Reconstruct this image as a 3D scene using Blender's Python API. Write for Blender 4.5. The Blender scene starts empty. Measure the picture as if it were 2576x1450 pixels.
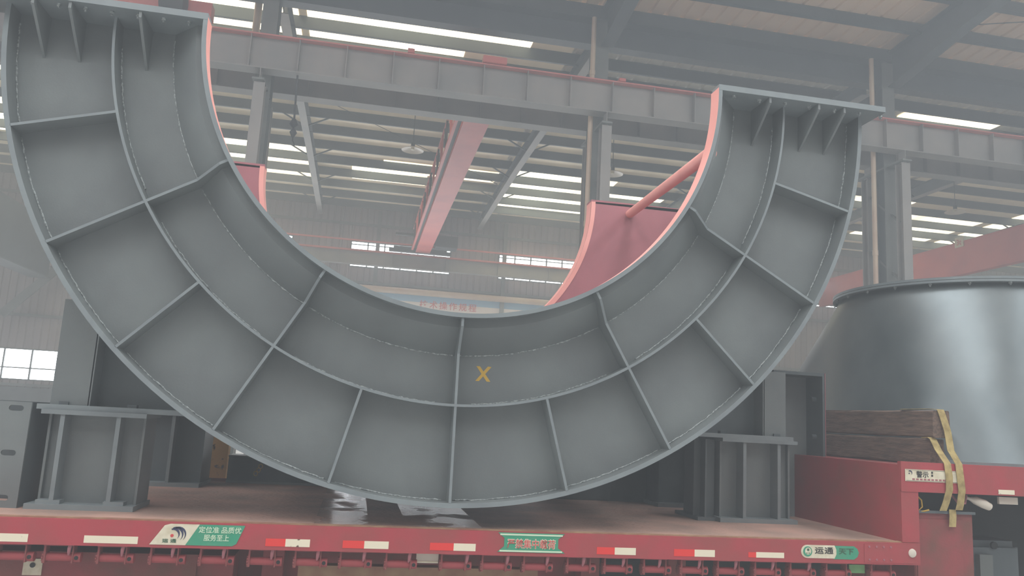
import bpy, bmesh, math, random
from mathutils import Vector, Matrix
random.seed(7)
sc = bpy.context.scene
COL = sc.collection
# ------------------------------------------------------------------ camera
F = 1995.0; YAW, PITCH, ROLL = math.radians(10.43), math.radians(9.46), math.radians(3.13)
EYE = Vector((0, 0, 1.75))
_f0 = Vector((math.sin(YAW), math.cos(YAW), 0)); _r0 = Vector((math.cos(YAW), -math.sin(YAW), 0)); _z = Vector((0, 0, 1))
FW = _f0*math.cos(PITCH) + _z*math.sin(PITCH); _u0 = -_f0*math.sin(PITCH) + _z*math.cos(PITCH)
RT = _r0*math.cos(ROLL) + _u0*math.sin(ROLL); UP = _u0*math.cos(ROLL) - _r0*math.sin(ROLL)
cd = bpy.data.cameras.new('camera'); cam = bpy.data.objects.new('camera', cd); COL.objects.link(cam)
cd.sensor_width = 36; cd.lens = 36*F/2576; cd.clip_end = 300; cd.clip_start = 0.05
cam.matrix_world = Matrix(((RT.x, UP.x, -FW.x, 0), (RT.y, UP.y, -FW.y, 0), (RT.z, UP.z, -FW.z, EYE.z), (0, 0, 0, 1)))
sc.camera = cam
# ------------------------------------------------------------------ world, exposure
w = bpy.data.worlds.new('sky'); sc.world = w; w.use_nodes = True
bg = w.node_tree.nodes['Background']; bg.inputs[0].default_value = (0.86, 0.93, 1.0, 1); bg.inputs[1].default_value = 2.3
sc.view_settings.view_transform = 'Standard'; sc.view_settings.look = 'None'; sc.view_settings.gamma = 1
sc.view_settings.use_curve_mapping = False; sc.view_settings.exposure = 0.2
sc.cycles.max_bounces = 6; sc.cycles.diffuse_bounces = 4; sc.cycles.glossy_bounces = 3; sc.cycles.adaptive_threshold = .02
SKY_NEAR = 7.5      # light of the unseen sheets added over the near bay
SKY_FAR = 4.0       # daylight through the translucent sheets over the far bay
HAZE = .021          # haze added for the washed-out veil, per metre
WIN = 9.0           # daylight through the wall windows, the added low ones too

def ray(x, y):
    return RT*(x-1288) - UP*(y-725) + FW*F
def oy(x, y, Y):
    r = ray(x, y); return EYE + r*(Y/r.y)
def oz(x, y, z):
    r = ray(x, y); return EYE + r*((z-EYE.z)/r.z)

# ------------------------------------------------------------------ materials
def lin(c):
    return tuple((v/12.92 if v <= .04045 else ((v+.055)/1.055)**2.4) for v in (c[0]/255, c[1]/255, c[2]/255))
MATS = {}
def mat(name, rgb, rough=.55, rgb2=None, scale=3.0, lo=.35, hi=.65, bump=0.0, bscale=60.0, metal=0.0, stretch=(1, 1, 1), spec=.5, emit=0.0, detail=4):
    m = bpy.data.materials.new(name); m.use_nodes = True; nt = m.node_tree; b = nt.nodes['Principled BSDF']
    b.inputs['Roughness'].default_value = rough; b.inputs['Metallic'].default_value = metal
    b.inputs['Specular IOR Level'].default_value = spec
    c1 = (*lin(rgb), 1); b.inputs['Base Color'].default_value = c1
    tc = nt.nodes.new('ShaderNodeTexCoord'); mp = nt.nodes.new('ShaderNodeMapping'); mp.inputs['Scale'].default_value = stretch
    nt.links.new(tc.outputs['Object'], mp.inputs[0])
    if rgb2:
        n = nt.nodes.new('ShaderNodeTexNoise'); n.inputs['Scale'].default_value = scale; n.inputs['Detail'].default_value = detail
        nt.links.new(mp.outputs[0], n.inputs['Vector'])
        r = nt.nodes.new('ShaderNodeValToRGB'); r.color_ramp.elements[0].position = lo; r.color_ramp.elements[1].position = hi
        r.color_ramp.elements[0].color = c1; r.color_ramp.elements[1].color = (*lin(rgb2), 1)
        nt.links.new(n.outputs['Fac'], r.inputs[0]); nt.links.new(r.outputs[0], b.inputs['Base Color'])
        if emit:
            nt.links.new(r.outputs[0], b.inputs['Emission Color'])
    elif emit:
        b.inputs['Emission Color'].default_value = c1
    if emit: b.inputs['Emission Strength'].default_value = emit
    if bump:
        n2 = nt.nodes.new('ShaderNodeTexNoise'); n2.inputs['Scale'].default_value = bscale; n2.inputs['Detail'].default_value = 3
        nt.links.new(mp.outputs[0], n2.inputs['Vector'])
        bp = nt.nodes.new('ShaderNodeBump'); bp.inputs['Strength'].default_value = bump; bp.inputs['Distance'].default_value = .01
        nt.links.new(n2.outputs['Fac'], bp.inputs['Height']); nt.links.new(bp.outputs[0], b.inputs['Normal'])
    MATS[name] = m; return m
GREY = mat('grey_primer', (121, 127, 126), .5, (110, 115, 115), 2.2, bump=.05, bscale=90)
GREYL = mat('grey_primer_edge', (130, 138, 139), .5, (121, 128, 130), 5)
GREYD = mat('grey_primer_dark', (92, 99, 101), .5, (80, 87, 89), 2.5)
WELD = mat('weld_bead', (178, 184, 182), .35, (120, 126, 126), 60, .4, .6, bump=.6, bscale=140)
PINK = mat('red_primer', (168, 104, 110), .6, (158, 96, 102), 3, bump=.05)
PINKE = mat('red_primer_lit', (246, 176, 164), .6, (238, 166, 154), 3)  # lit copy of the red primer, its highlight put into the colour
TRED = mat('trailer_red', (172, 62, 70), .55, (148, 74, 70), 3.5, .35, .75, bump=.08, bscale=40)
TREDD = mat('trailer_red_dusty', (148, 66, 68), .7, (118, 72, 62), 5, .35, .7, bump=.1)
DUST = mat('dust', (168, 138, 108), .85, (150, 108, 88), 8)
STEEL = mat('structural_steel', (118, 122, 118), .6, (104, 108, 105), 1.5)
STEELT = mat('beam_steel', (152, 148, 142), .6, (134, 134, 131), 1.2)
PURL = mat('purlin_steel', (76, 84, 86), .55, (66, 74, 76), 1.2)
CRED = mat('crane_red', (212, 108, 98), .55, (194, 96, 92), 1.2)
CREDP = mat('crane_rail_red', (214, 124, 116), .6, (198, 112, 106), 2)
DARK = mat('dark_iron', (52, 54, 54), .6, (40, 40, 40), 5)
BLACK = mat('black_rubber', (36, 35, 33), .8)
BEIGE = mat('beige_pipe', (206, 186, 160), .5, (192, 166, 144), 1.5)
ROOFN = mat('roof_sheet', (236, 204, 172), .7, (220, 188, 158), .8)
ROOFF = mat('roof_foil', (232, 228, 214), .5, (214, 206, 192), .7)
WALLM = mat('wall_sheet', (158, 146, 142), .7, (140, 132, 132), .5, stretch=(3, 1, .3))
CONC = mat('concrete', (188, 188, 186), .8, (172, 172, 170), 1.2, bump=.1)
WOOD = mat('weathered_timber', (128, 104, 88), .85, (82, 66, 58), 9, .3, .7, bump=.5, bscale=30, stretch=(6, .6, 6))
YELLOW = mat('yellow_paint', (206, 166, 62), .6)
RUSTY = mat('yellow_rusty', (214, 158, 74), .6, (84, 56, 40), 14, .62, .68)
WEB = mat('webbing', (184, 164, 110), .9, (150, 130, 84), 20, bump=.3, bscale=200)
WHITE = mat('white_decal', (226, 218, 194), .5, (206, 196, 168), 20)
TAPEW = mat('white_reflector', (232, 222, 196), .45, (92, 70, 50), 16, .66, .7)
TAPER = mat('red_reflector', (226, 58, 52), .4)
GREEN = mat('green_decal', (52, 150, 116), .5, (76, 150, 118), 12)
DGREEN = mat('dark_green_ink', (60, 98, 72), .6)
NAVY = mat('navy_ink', (52, 54, 84), .5)
INK = mat('black_ink', (44, 42, 42), .6)
REDINK = mat('red_ink', (206, 74, 74), .5)
MINT = mat('mint_letters', (206, 226, 196), .5)
BLUE = mat('banner_blue', (150, 190, 216), .6)
BANW = mat('banner_white', (232, 222, 216), .6)
LAMPM = mat('lamp_enamel', (214, 204, 188), .4)
GALV = mat('galvanised_cone', (94, 102, 104), .34, (114, 121, 122), 1.6, .35, .7, bump=.08, bscale=8, metal=.45)
SEATG = mat('marker_green', (120, 170, 110), .5)
GLOWW = mat('window_daylight', (240, 247, 255), .5, emit=WIN)
SKYN = mat('translucent_added', (244, 250, 255), .5, emit=SKY_NEAR)
SKYF = mat('translucent_far', (255, 250, 214), .5, (190, 176, 150), .55, .30, .62, emit=SKY_FAR, stretch=(1, .25, 1))
SKYD = mat('roof_foil_glow', (226, 210, 180), .6, (190, 176, 150), .8, .3, .7, emit=.16, stretch=(1, .3, 1))  # glow added to brighten the roof foil
# lorry deck: dusty red-brown plates with wet glossy patches
def deck_mat():
    m = bpy.data.materials.new('wet_deck'); m.use_nodes = True; nt = m.node_tree; b = nt.nodes['Principled BSDF']
    N = nt.nodes.new; L = nt.links.new
    tc = N('ShaderNodeTexCoord')
    n = N('ShaderNodeTexNoise'); n.inputs['Scale'].default_value = 1.6; n.inputs['Detail'].default_value = 5; L(tc.outputs['Object'], n.inputs['Vector'])
    r = N('ShaderNodeValToRGB'); r.color_ramp.elements[0].position = .35; r.color_ramp.elements[0].color = (*lin((162, 134, 120)), 1)
    r.color_ramp.elements[1].position = .7; r.color_ramp.elements[1].color = (*lin((214, 168, 150)), 1); L(n.outputs['Fac'], r.inputs[0])
    L(r.outputs[0], b.inputs['Base Color'])
    sep = N('ShaderNodeSeparateXYZ'); L(tc.outputs['Object'], sep.inputs[0])
    def band(a, c):   # 1 between a and c along X
        g = N('ShaderNodeMath'); g.operation = 'GREATER_THAN'; g.inputs[1].default_value = a; L(sep.outputs[0], g.inputs[0])
        l = N('ShaderNodeMath'); l.operation = 'LESS_THAN'; l.inputs[1].default_value = c; L(sep.outputs[0], l.inputs[0])
        q = N('ShaderNodeMath'); q.operation = 'MULTIPLY'; L(g.outputs[0], q.inputs[0]); L(l.outputs[0], q.inputs[1]); return q
    a = band(-.72, -.36); c = band(-.1, .42)
    s = N('ShaderNodeMath'); s.operation = 'ADD'; L(a.outputs[0], s.inputs[0]); L(c.outputs[0], s.inputs[1])
    n3 = N('ShaderNodeTexNoise'); n3.inputs['Scale'].default_value = 2.2; n3.inputs['Detail'].default_value = 6; L(tc.outputs['Object'], n3.inputs['Vector'])
    gt = N('ShaderNodeMapRange'); gt.inputs['From Min'].default_value = .38; gt.inputs['From Max'].default_value = .5; L(n3.outputs['Fac'], gt.inputs['Value'])
    wet = N('ShaderNodeMath'); wet.operation = 'MULTIPLY'; L(s.outputs[0], wet.inputs[0]); L(gt.outputs[0], wet.inputs[1])
    rr = N('ShaderNodeMapRange'); rr.inputs['To Min'].default_value = .7; rr.inputs['To Max'].default_value = .12; L(wet.outputs[0], rr.inputs['Value'])
    L(rr.outputs[0], b.inputs['Roughness'])
    mp = N('ShaderNodeMapping'); mp.inputs['Scale'].default_value = (1, 3.5, 1); L(tc.outputs['Object'], mp.inputs[0])
    n4 = N('ShaderNodeTexNoise'); n4.inputs['Scale'].default_value = 22; n4.inputs['Detail'].default_value = 4; L(mp.outputs[0], n4.inputs['Vector'])
    bp = N('ShaderNodeBump'); bp.inputs['Strength'].default_value = 1.0; bp.inputs['Distance'].default_value = .02
    L(n4.outputs['Fac'], bp.inputs['Height']); L(bp.outputs[0], b.inputs['Normal'])
    return m
DECK = deck_mat()

# ------------------------------------------------------------------ mesh helpers
class MB:
    def __init__(s): s.v = []; s.f = []; s.m = []
    def add(s, vs, fs, mi=0):
        o = len(s.v); s.v += [tuple(v) for v in vs]
        for k, f in enumerate(fs):
            s.f.append(tuple(i+o for i in f)); s.m.append(mi[k] if isinstance(mi, (list, tuple)) else mi)
        return s
    def box(s, x0, x1, y0, y1, z0, z1, mi=0):
        vs = [(x, y, z) for z in (z0, z1) for y in (y0, y1) for x in (x0, x1)]
        return s.add(vs, [(0, 2, 3, 1), (4, 5, 7, 6), (0, 1, 5, 4), (2, 6, 7, 3), (0, 4, 6, 2), (1, 3, 7, 5)], mi)
    def beam(s, p, q, wd, ht, up=(0, 0, 1), mi=0):
        p, q = Vector(p), Vector(q); d = (q-p).normalized(); u = Vector(up); a = d.cross(u)
        if a.length < 1e-4: a = d.cross(Vector((1, 0, 0)))
        a.normalize(); u = a.cross(d)
        vs = [e + a*i*wd/2 + u*j*ht/2 for e in (p, q) for i, j in ((-1, -1), (1, -1), (1, 1), (-1, 1))]
        return s.add(vs, [(0, 3, 2, 1), (4, 5, 6, 7), (0, 1, 5, 4), (1, 2, 6, 5), (2, 3, 7, 6), (3, 0, 4, 7)], mi)
    def tube(s, pts, r, n=12, cap=True, mi=0):
        pts = [Vector(p) for p in pts]; rs = r if isinstance(r, (list, tuple)) else [r]*len(pts)
        d0 = (pts[1]-pts[0]).normalized(); a = d0.orthogonal().normalized(); vs = []
        for i, p in enumerate(pts):
            d = (pts[min(i+1, len(pts)-1)]-pts[max(i-1, 0)]).normalized()
            a = (a - d*a.dot(d)).normalized(); b = d.cross(a)
            vs += [p + (a*math.cos(2*math.pi*k/n)+b*math.sin(2*math.pi*k/n))*rs[i] for k in range(n)]
        fs = [(i*n+k, i*n+(k+1) % n, (i+1)*n+(k+1) % n, (i+1)*n+k) for i in range(len(pts)-1) for k in range(n)]
        if cap: fs += [tuple(range(n))[::-1], tuple(range((len(pts)-1)*n, len(pts)*n))]
        return s.add(vs, fs, mi)
    def prism(s, poly, ax, c0, c1, mi=0):   # convex/concave polygon in the plane normal to ax
        def P(a, b, c): return {'x': (c, a, b), 'y': (a, c, b), 'z': (a, b, c)}[ax]
        n = len(poly); vs = [P(a, b, c0) for a, b in poly]+[P(a, b, c1) for a, b in poly]
        return s.add(vs, [tuple(range(n)), tuple(range(n, 2*n))[::-1]]+[(i, i+n, (i+1) % n+n, (i+1) % n) for i in range(n)], mi)
    def revolve(s, prof, a0, a1, n, cx, cz, mi=0):   # closed profile of (r, y) swept round the Y axis through (cx, cz)
        k = len(prof); vs = []
        for i in range(n+1):
            t = math.radians(a0+(a1-a0)*i/n)
            vs += [(cx+r*math.cos(t), y, cz+r*math.sin(t)) for r, y in prof]
        fs = []; ms = []
        for i in range(n):
            for j in range(k):
                fs.append((i*k+j, i*k+(j+1) % k, (i+1)*k+(j+1) % k, (i+1)*k+j)); ms.append(mi[j] if isinstance(mi, (list, tuple)) else mi)
        if abs(a1-a0) < 359:
            fs += [tuple(range(k))[::-1], tuple(range(n*k, (n+1)*k))]; ms += [ms[0], ms[0]]
        return s.add(vs, fs, ms)
LOC = {}
def build(mb, name, mats, parent=None, smooth=False, bevel=0, label=None):
    me = bpy.data.meshes.new(name); off = LOC.get(parent.name, Vector((0, 0, 0))) if parent else Vector((0, 0, 0))
    me.from_pydata([tuple(Vector(v)-off) for v in mb.v], [], mb.f)
    for m in (mats if isinstance(mats, (list, tuple)) else [mats]): me.materials.append(m)
    for p, i in zip(me.polygons, mb.m): p.material_index = i
    bm = bmesh.new(); bm.from_mesh(me); bmesh.ops.recalc_face_normals(bm, faces=bm.faces)
    if bevel: bmesh.ops.bevel(bm, geom=list(bm.edges), offset=bevel, segments=2, affect='EDGES', clamp_overlap=True)
    bm.to_mesh(me); bm.free()
    if smooth:
        for p in me.polygons: p.use_smooth = True
        try: me.set_sharp_from_angle(angle=math.radians(35))
        except Exception: pass
    o = bpy.data.objects.new(name, me); COL.objects.link(o)
    if parent: o.parent = parent
    LOC[o.name] = off
    if label: o['label'] = label
    return o
def tag(o, label, cat, group=None):
    o['label'] = label; o['category'] = cat
    if group: o['group'] = group
    return o
def thing(name, loc, label, cat, group=None):
    o = bpy.data.objects.new(name, None); COL.objects.link(o); o.location = loc; o.empty_display_size = .2
    LOC[o.name] = Vector(loc); return tag(o, label, cat, group)
def struct(mb, name, mats, smooth=False):
    o = build(mb, name, mats, None, smooth); o['kind'] = 'structure'; return o
def copy_tree(o, parent=None):
    c = o.copy(); COL.objects.link(c)
    if parent: c.parent = parent
    for ch in [k for k in bpy.data.objects if k.parent == o]: copy_tree(ch, c)
    return c
def finish_curve(cu, name, m, parent, mw):
    tmp = bpy.data.objects.new('tmp', cu); COL.objects.link(tmp)
    dg = bpy.context.evaluated_depsgraph_get(); me = bpy.data.meshes.new_from_object(tmp.evaluated_get(dg))
    bpy.data.objects.remove(tmp); bpy.data.curves.remove(cu)
    me.transform(mw); off = LOC.get(parent.name, Vector()) if parent else Vector(); me.transform(Matrix.Translation(-off))
    me.materials.clear(); me.materials.append(m); o = bpy.data.objects.new(name, me); COL.objects.link(o)
    if parent: o.parent = parent
    LOC[o.name] = off; return o
def frontal(x, y, z): # local XY plane -> world XZ plane facing -Y
    return Matrix.Translation((x, y, z)) @ Matrix.Rotation(math.pi/2, 4, 'X')
def sideways(x, y, z): # text reading along -Y on a face that looks toward -X
    return Matrix.Translation((x, y, z)) @ Matrix.Rotation(-math.pi/2, 4, 'Z') @ Matrix.Rotation(math.pi/2, 4, 'X')
def shape2d(polys, name, m, parent, mw, th=.002):
    cu = bpy.data.curves.new(name, 'CURVE'); cu.dimensions = '2D'; cu.fill_mode = 'BOTH'; cu.extrude = th/2
    for p in polys:
        sp = cu.splines.new('POLY'); sp.points.add(len(p)-1)
        for i, (a, b) in enumerate(p): sp.points[i].co = (a, b, 0, 1)
        sp.use_cyclic_u = True
    return finish_curve(cu, name, m, parent, mw)
def text(body, size, name, m, parent, mw, wfit=None, bold=.0, shear=0, space=1.0):
    cu = bpy.data.curves.new(name, 'FONT'); cu.body = body; cu.size = size; cu.align_x = 'CENTER'; cu.align_y = 'CENTER'
    cu.extrude = .0008; cu.offset = bold; cu.shear = shear; cu.space_character = space; cu.resolution_u = 3
    o = finish_curve(cu, name, m, parent, Matrix.Identity(4))
    off = LOC[o.name]; me = o.data; me.transform(Matrix.Translation(off))
    xs = [v.co.x for v in me.vertices]; ys = [v.co.y for v in me.vertices]
    if xs:
        me.transform(Matrix.Translation((-(min(xs)+max(xs))/2, -(min(ys)+max(ys))/2, 0)))
        sx = wfit[0]/(max(xs)-min(xs)) if wfit else 1; sy = wfit[1]/(max(ys)-min(ys)) if wfit and wfit[1] else sx
        me.transform(Matrix.Diagonal((sx, sy, 1, 1)))
    me.transform(mw); me.transform(Matrix.Translation(-off)); return o
def circ(x, y, r, n=28, a0=0, a1=360, ry=None):
    ry = ry or r
    return [(x+r*math.cos(math.radians(a0+(a1-a0)*i/n)), y+ry*math.sin(math.radians(a0+(a1-a0)*i/n))) for i in range(n)]
def stadium(x, z, hw, hh, n=8):
    return [(x+hw-hh+hh*math.cos(math.radians(-90+180*i/n)), z+hh*math.sin(math.radians(-90+180*i/n))) for i in range(n+1)] + \
           [(x-hw+hh+hh*math.cos(math.radians(90+180*i/n)), z+hh*math.sin(math.radians(90+180*i/n))) for i in range(n+1)]

# ================================================================== THE HALL
XL, XR, YV, YF = -30.0, 52.0, 16.6, 36.3      # valley row of columns at YV, far wall at YF
def zf(y):   # underside of the far bay roof
    return 11.36 - abs(y-26.5)*.012
def zn(y):   # near bay roof, rising toward the viewer then falling again
    return 11.35 + (YV-y)*.05 if y > 2 else 11.35+(YV-2)*.05-(2-y)*.05
struct(MB().box(XL, XR, -16, YF+.4, -.2, 0), 'floor', CONC)
def corrugated(name, x0, x1, ys, zfun, pitch, h, m):
    mb = MB(); xs = []
    x = x0; up = 0
    prof = []
    while x < x1:
        prof += [(x, 0), (x+pitch*.72, 0), (x+pitch*.80, h), (x+pitch*.92, h)]; x += pitch
    k = len(prof); vs = []
    for y in ys: vs += [(a, y, zfun(y)+b) for a, b in prof]
    fs = [(j*k+i, j*k+i+1, (j+1)*k+i+1, (j+1)*k+i) for j in range(len(ys)-1) for i in range(k-1)]
    mb.add(vs, fs); return struct(mb, name, m)
corrugated('ceiling', XL, XR, [YV, 26.5, YF], zf, .4, .04, ROOFF)
corrugated('ceiling', XL, XR, [-14, 2, YV], zn, .4, .045, ROOFN)
# outer skin, so that the roof is a real closed slab
struct(MB().add([(XL, YV, 11.3), (XR, YV, 11.3), (XR, 26.5, 11.65), (XL, 26.5, 11.65), (XR, YF+.2, 11.3), (XL, YF+.2, 11.3)], [(0, 1, 2, 3), (3, 2, 4, 5)]), 'ceiling', ROOFN)
# far wall: ribbed sheet with window openings
WINS = [(-.9, 3.68, 8.28, 9.45), (5.98, 10.6, 8.28, 9.45), (13.2, 17.8, 8.28, 9.45), (20.4, 25, 8.28, 9.45), (-8.1, -3.5, 8.28, 9.45), (-15.6, -12.42, 2.32, 3.58), (-7.6, -1.3, 2.3, 5.8), (-.8, 5.2, 2.3, 5.8), (6.2, 11, 2.3, 5.6)]  # last three low ones added unseen behind the ring to backlight the deck
def wall_far():
    mb = MB(); p = .3; x = XL
    def strip(xa, xb, z0, z1):
        x = xa
        while x < xb-1e-3:
            e = min(x+p, xb); q = [(x, YF), (x+(e-x)*.7, YF), (x+(e-x)*.8, YF+.03), (x+(e-x)*.92, YF+.03), (e, YF)]
            for a, b in zip(q[:-1], q[1:]): mb.add([(a[0], a[1], z0), (b[0], b[1], z0), (b[0], b[1], z1), (a[0], a[1], z1)], [(0, 1, 2, 3)])
            x = e
    cuts = sorted({XL, XR}|{a for q in WINS for a in q[:2]})
    for a, b in zip(cuts[:-1], cuts[1:]):
        m = (a+b)/2; cz = 0.0
        for q in sorted([q for q in WINS if q[0] < m < q[1]], key=lambda q: q[2]):
            strip(a, b, cz, q[2]); cz = q[3]
        strip(a, b, cz, 11.4)
    return struct(mb, 'wall_far', WALLM)
wall_far()
for i, (a, b, z0, z1) in enumerate(WINS):
    low = z1 < 7
    g = struct(MB().box(a, b, YF+.08, YF+.1, z0, z1), 'window_%d' % (i+1), GLOWW)
    fr = MB(); n = 3 if low else 6
    for k in range(n+1):
        x = a+(b-a)*k/n; fr.box(x-.03, x+.03, YF-.02, YF+.06, z0, z1)
    for z in (z0, z0+(z1-z0)*(.38 if low else .5), z1): fr.box(a, b, YF-.02, YF+.06, z-.025, z+.025)
    if not low: fr.box(a, b, YF-.02, YF+.06, z1-.16, z1-.12)
    build(fr, 'window_frame', STEEL, g)
struct(MB().box(XL, XR, -13.6, -13.5, 0, 11.4), 'wall_near', WALLM)  # unseen, added to cut the light from behind the viewer
for k, z in enumerate((10.25, 7.55, 5.0, 2.1)):
    struct(MB().box(XL, XR, YF-.12, YF-.02, z-.06, z+.06), 'trim_%d' % (k+1), STEEL)

# ---- purlins (each runs the length of the hall)
ORD = ['first', 'second', 'third', 'fourth', 'fifth', 'sixth', 'seventh', 'eighth', 'ninth', 'tenth', 'eleventh', 'twelfth', 'thirteenth', 'fourteenth']
def purlin(y, z, m, label, group, d=.26, wd=.07):
    mb = MB(); mb.box(XL, XR, y-.008, y+.008, z-d, z); mb.box(XL, XR, y, y+wd, z-d-.01, z-d); mb.box(XL, XR, y, y+wd, z-.01, z)
    mb.box(XL, XR, y+wd-.006, y+wd, z-d, z-d+.02)
    return tag(build(mb, 'roof_purlin', m), label, 'purlin', group)
PY = [35.75, 34.3, 32.8, 31.25, 29.75, 28.15, 26.6, 25.05, 23.6, 22.3, 21.1, 19.95, 18.83, 17.68]
for k, y in enumerate(PY):
    purlin(y, zf(y)-.01, PURL, 'dark steel roof purlin, %s one in from the far windowed wall' % ORD[k], 'roof purlins over the far bay', .31)
for k, y in enumerate((15.25, 13.95, 12.65, 11.35)):
    purlin(y, zn(y)-.01, PURL, 'grey-green roof purlin under the tan sheets, %s one toward the viewer from the column row' % ORD[k], 'roof purlins over the near bay', .24, .12)
# gutter beam on the column row
g = MB(); g.box(XL, XR, 16.35, 16.85, 10.95, 11.28); g.box(XL, XR, 16.3, 16.9, 10.92, 10.95); g.box(XL, XR, 16.45, 16.75, 10.35, 10.42); g.box(XL, XR, 16.59, 16.61, 10.42, 10.92)
tag(build(g, 'eaves_beam', PURL), 'long dark eaves beam joining the column tops under the roof valley', 'beam')

# ---- daylight sheets let into the roof, some of them added
def sheet(i, x0, x1, y0, y1, zfun, m):
    k = 4; ys = [y0+(y1-y0)*j/k for j in range(k+1)]
    mb = MB()
    for a, b in zip(ys[:-1], ys[1:]):
        mb.add([(x0, a, zfun(a)-.012), (x1, a, zfun(a)-.012), (x1, b, zfun(b)-.012), (x0, b, zfun(b)-.012)], [(0, 1, 2, 3)])
    return struct(mb, 'window_%d' % i, m)
wi = 10
# sheets given a faint glow to lift the roof foil, then the clear strips just under them
for (x0, x1, y0, y1) in [(-16, -9.9, 20, 35.9), (-9.7, -2.6, 17.2, 35.9), (-2.4, 4.7, 17.2, 35.9), (4.9, 12.0, 22, 35.9), (12.2, 19.3, 22, 35.9), (19.5, 26.6, 20, 35.9), (26.8, 34, 20, 35.9)]:
    sheet(wi, x0, x1, y0, y1, zf, SKYD); wi += 1
for (x0, x1, y0, y1) in [(-6.5, -2.4, 28.2, 33.4), (-1.0, 2.0, 29.9, 32.4), (.2, 4.7, 29.6, 31.0), (5.2, 9.4, 28.6, 34.2), (-9.5, -2.2, 17.2, 19.9), (-2.0, 2.0, 18.1, 19.9), (2.0, 3.6, 18.1, 19.2), (8.0, 12, 30, 33),
                         (15, 18.2, 19, 20.2), (17.2, 21.5, 26.6, 28.6), (22, 26, 29, 33), (26.5, 31, 27, 33), (-14, -9.5, 24, 31), (13, 17, 28.5, 34)]:
    sheet(wi, x0, x1, y0, y1, lambda y: zf(y)-.01, SKYF); wi += 1
for x0 in (-20, -12.8, -5.6, 1.6, 8.8, 16, 23.2):  # unseen strips above the viewer, added for light from overhead
    sheet(wi, x0, x0+2.6, -8, 9.5, zn, SKYN); wi += 1

# ---- crane runway beams
def runway(name, Y, z0, z1, label, x0=-13.5, x1=27.0, rail=True, step=.96, ph=.2, m=STEELT, hw=.17):
    t = thing(name, (0, Y, z0), label, 'runway beam')
    build(MB().box(x0, x1, Y-.008, Y+.008, z0+.02, z1-.02), 'web', m, t)
    build(MB().box(x0, x1, Y-hw, Y+hw, z0, z0+.02), 'bottom_flange', m, t)
    build(MB().box(x0, x1, Y-hw, Y+hw, z1-.02, z1), 'top_flange', CREDP if rail else m, t)
    if rail: build(MB().box(x0, x1, Y-.04, Y+.04, z1, z1+.07), 'rail', CREDP, t)
    x = x0+ph
    while x < x1:
        if x > -9.5 or Y > 30:
            build(MB().box(x-.008, x+.008, Y-hw+.02, Y-.008, z0+.02, z1-.02), 'stiffener', m, t)
        x += step
    return t
rn = runway('runway_beam', 16.0, 8.5, 9.24, 'grey crane runway beam with red rail, nearer of the pair on the column row')
runway('runway_beam', 17.25, 8.5, 9.2, 'grey crane runway beam, farther of the pair on the column row', ph=.33)
runway('runway_beam', 35.4, 8.22, 8.84, 'crane runway beam in front of the far wall windows', x0=-16, step=2.4)
# red things standing on the near rail
tag(build(MB().box(2.03, 2.55, 15.9, 16.1, 9.31, 9.47), 'crane_buffer', CRED, bevel=.01), 'red box standing on the near runway rail, mid picture', 'crane stop')
tag(build(MB().box(.42, .56, 15.93, 16.07, 9.31, 9.4), 'rail_clamp', CRED), 'small red clamp on the near runway rail left of the red box', 'clamp')
tag(build(MB().box(5.1, 5.25, 15.93, 16.07, 9.31, 9.38), 'rail_clamp', CRED), 'small red clamp on the near runway rail right of the middle column', 'clamp')

# ---- column row
colX = [-9.8, -2.5, 4.8, 12.1, 19.4, 26.7]
cname = ['outermost left column, hidden behind the half ring', 'column left of the red centre crane', 'middle column with beige pipe, above the half ring opening', 'column right of the half ring', 'column beyond the half ring on the far right', 'rightmost far column']
for i, X in enumerate(colX):
    t = thing('steel_column', (X, 16.6, 0), 'grey steel '+cname[i], 'column', 'columns of the middle row')
    c = MB(); c.box(X-.012, X+.012, 16.38, 16.82, 0, 11.0); build(c, 'web', PURL, t)
    build(MB().box(X-.16, X+.16, 16.36, 16.38, 0, 11.0), 'front_flange', STEEL, t)
    build(MB().box(X-.16, X+.16, 16.82, 16.84, 0, 11.0), 'rear_flange', STEEL, t)
    for Y, nm in ((15.95, 'front_post'), (17.25, 'rear_post')):
        p = MB(); p.box(X-.11+.02, X+.11+.02, Y-.12, Y-.1, 0, 8.2); p.box(X+.01, X+.03, Y-.1, Y+.1, 0, 8.2); p.box(X-.09, X+.13, Y+.1, Y+.12, 0, 8.2)
        p.box(X-.03, X+.05, Y-.1, Y+.1, 8.2, 8.22); p.box(X+.005, X+.02, Y-.12, Y+.12, 8.2, 8.5)
        build(p, nm, STEELT, t)
    b = MB()
    for z in (1.2, 2.6, 4.0, 5.4, 6.8): b.beam((X, 16.05, z), (X, 17.15, z+.9), .05, .05)
    build(b, 'lacing', STEEL, t)
    h = MB(); h.box(X-.12, X+.12, 15.75, 17.45, 8.22, 8.26); build(h, 'bracket', STEEL, t)
    if i in (1, 2, 3):
        px, py, z0 = {1: (-2.86, 17.0, 9.0), 2: (4.56, 16.25, 0), 3: (11.57, 16.25, 0)}[i]
        q = MB(); q.tube([(px, py, z0), (px, py, 10.9)], .055 if i > 1 else .08, 12)
        for z in (6.0, 9.5):
            if z > z0: q.tube([(px, py, z), (px, py, z+.12)], .064 if i > 1 else .09, 12)
        tag(build(q, 'drain_pipe', BEIGE, smooth=True), 'beige plastic drain pipe on the '+['', 'column left of the red centre crane', 'middle column', 'column right of the half ring'][i], 'pipe', 'drain pipes')
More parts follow.
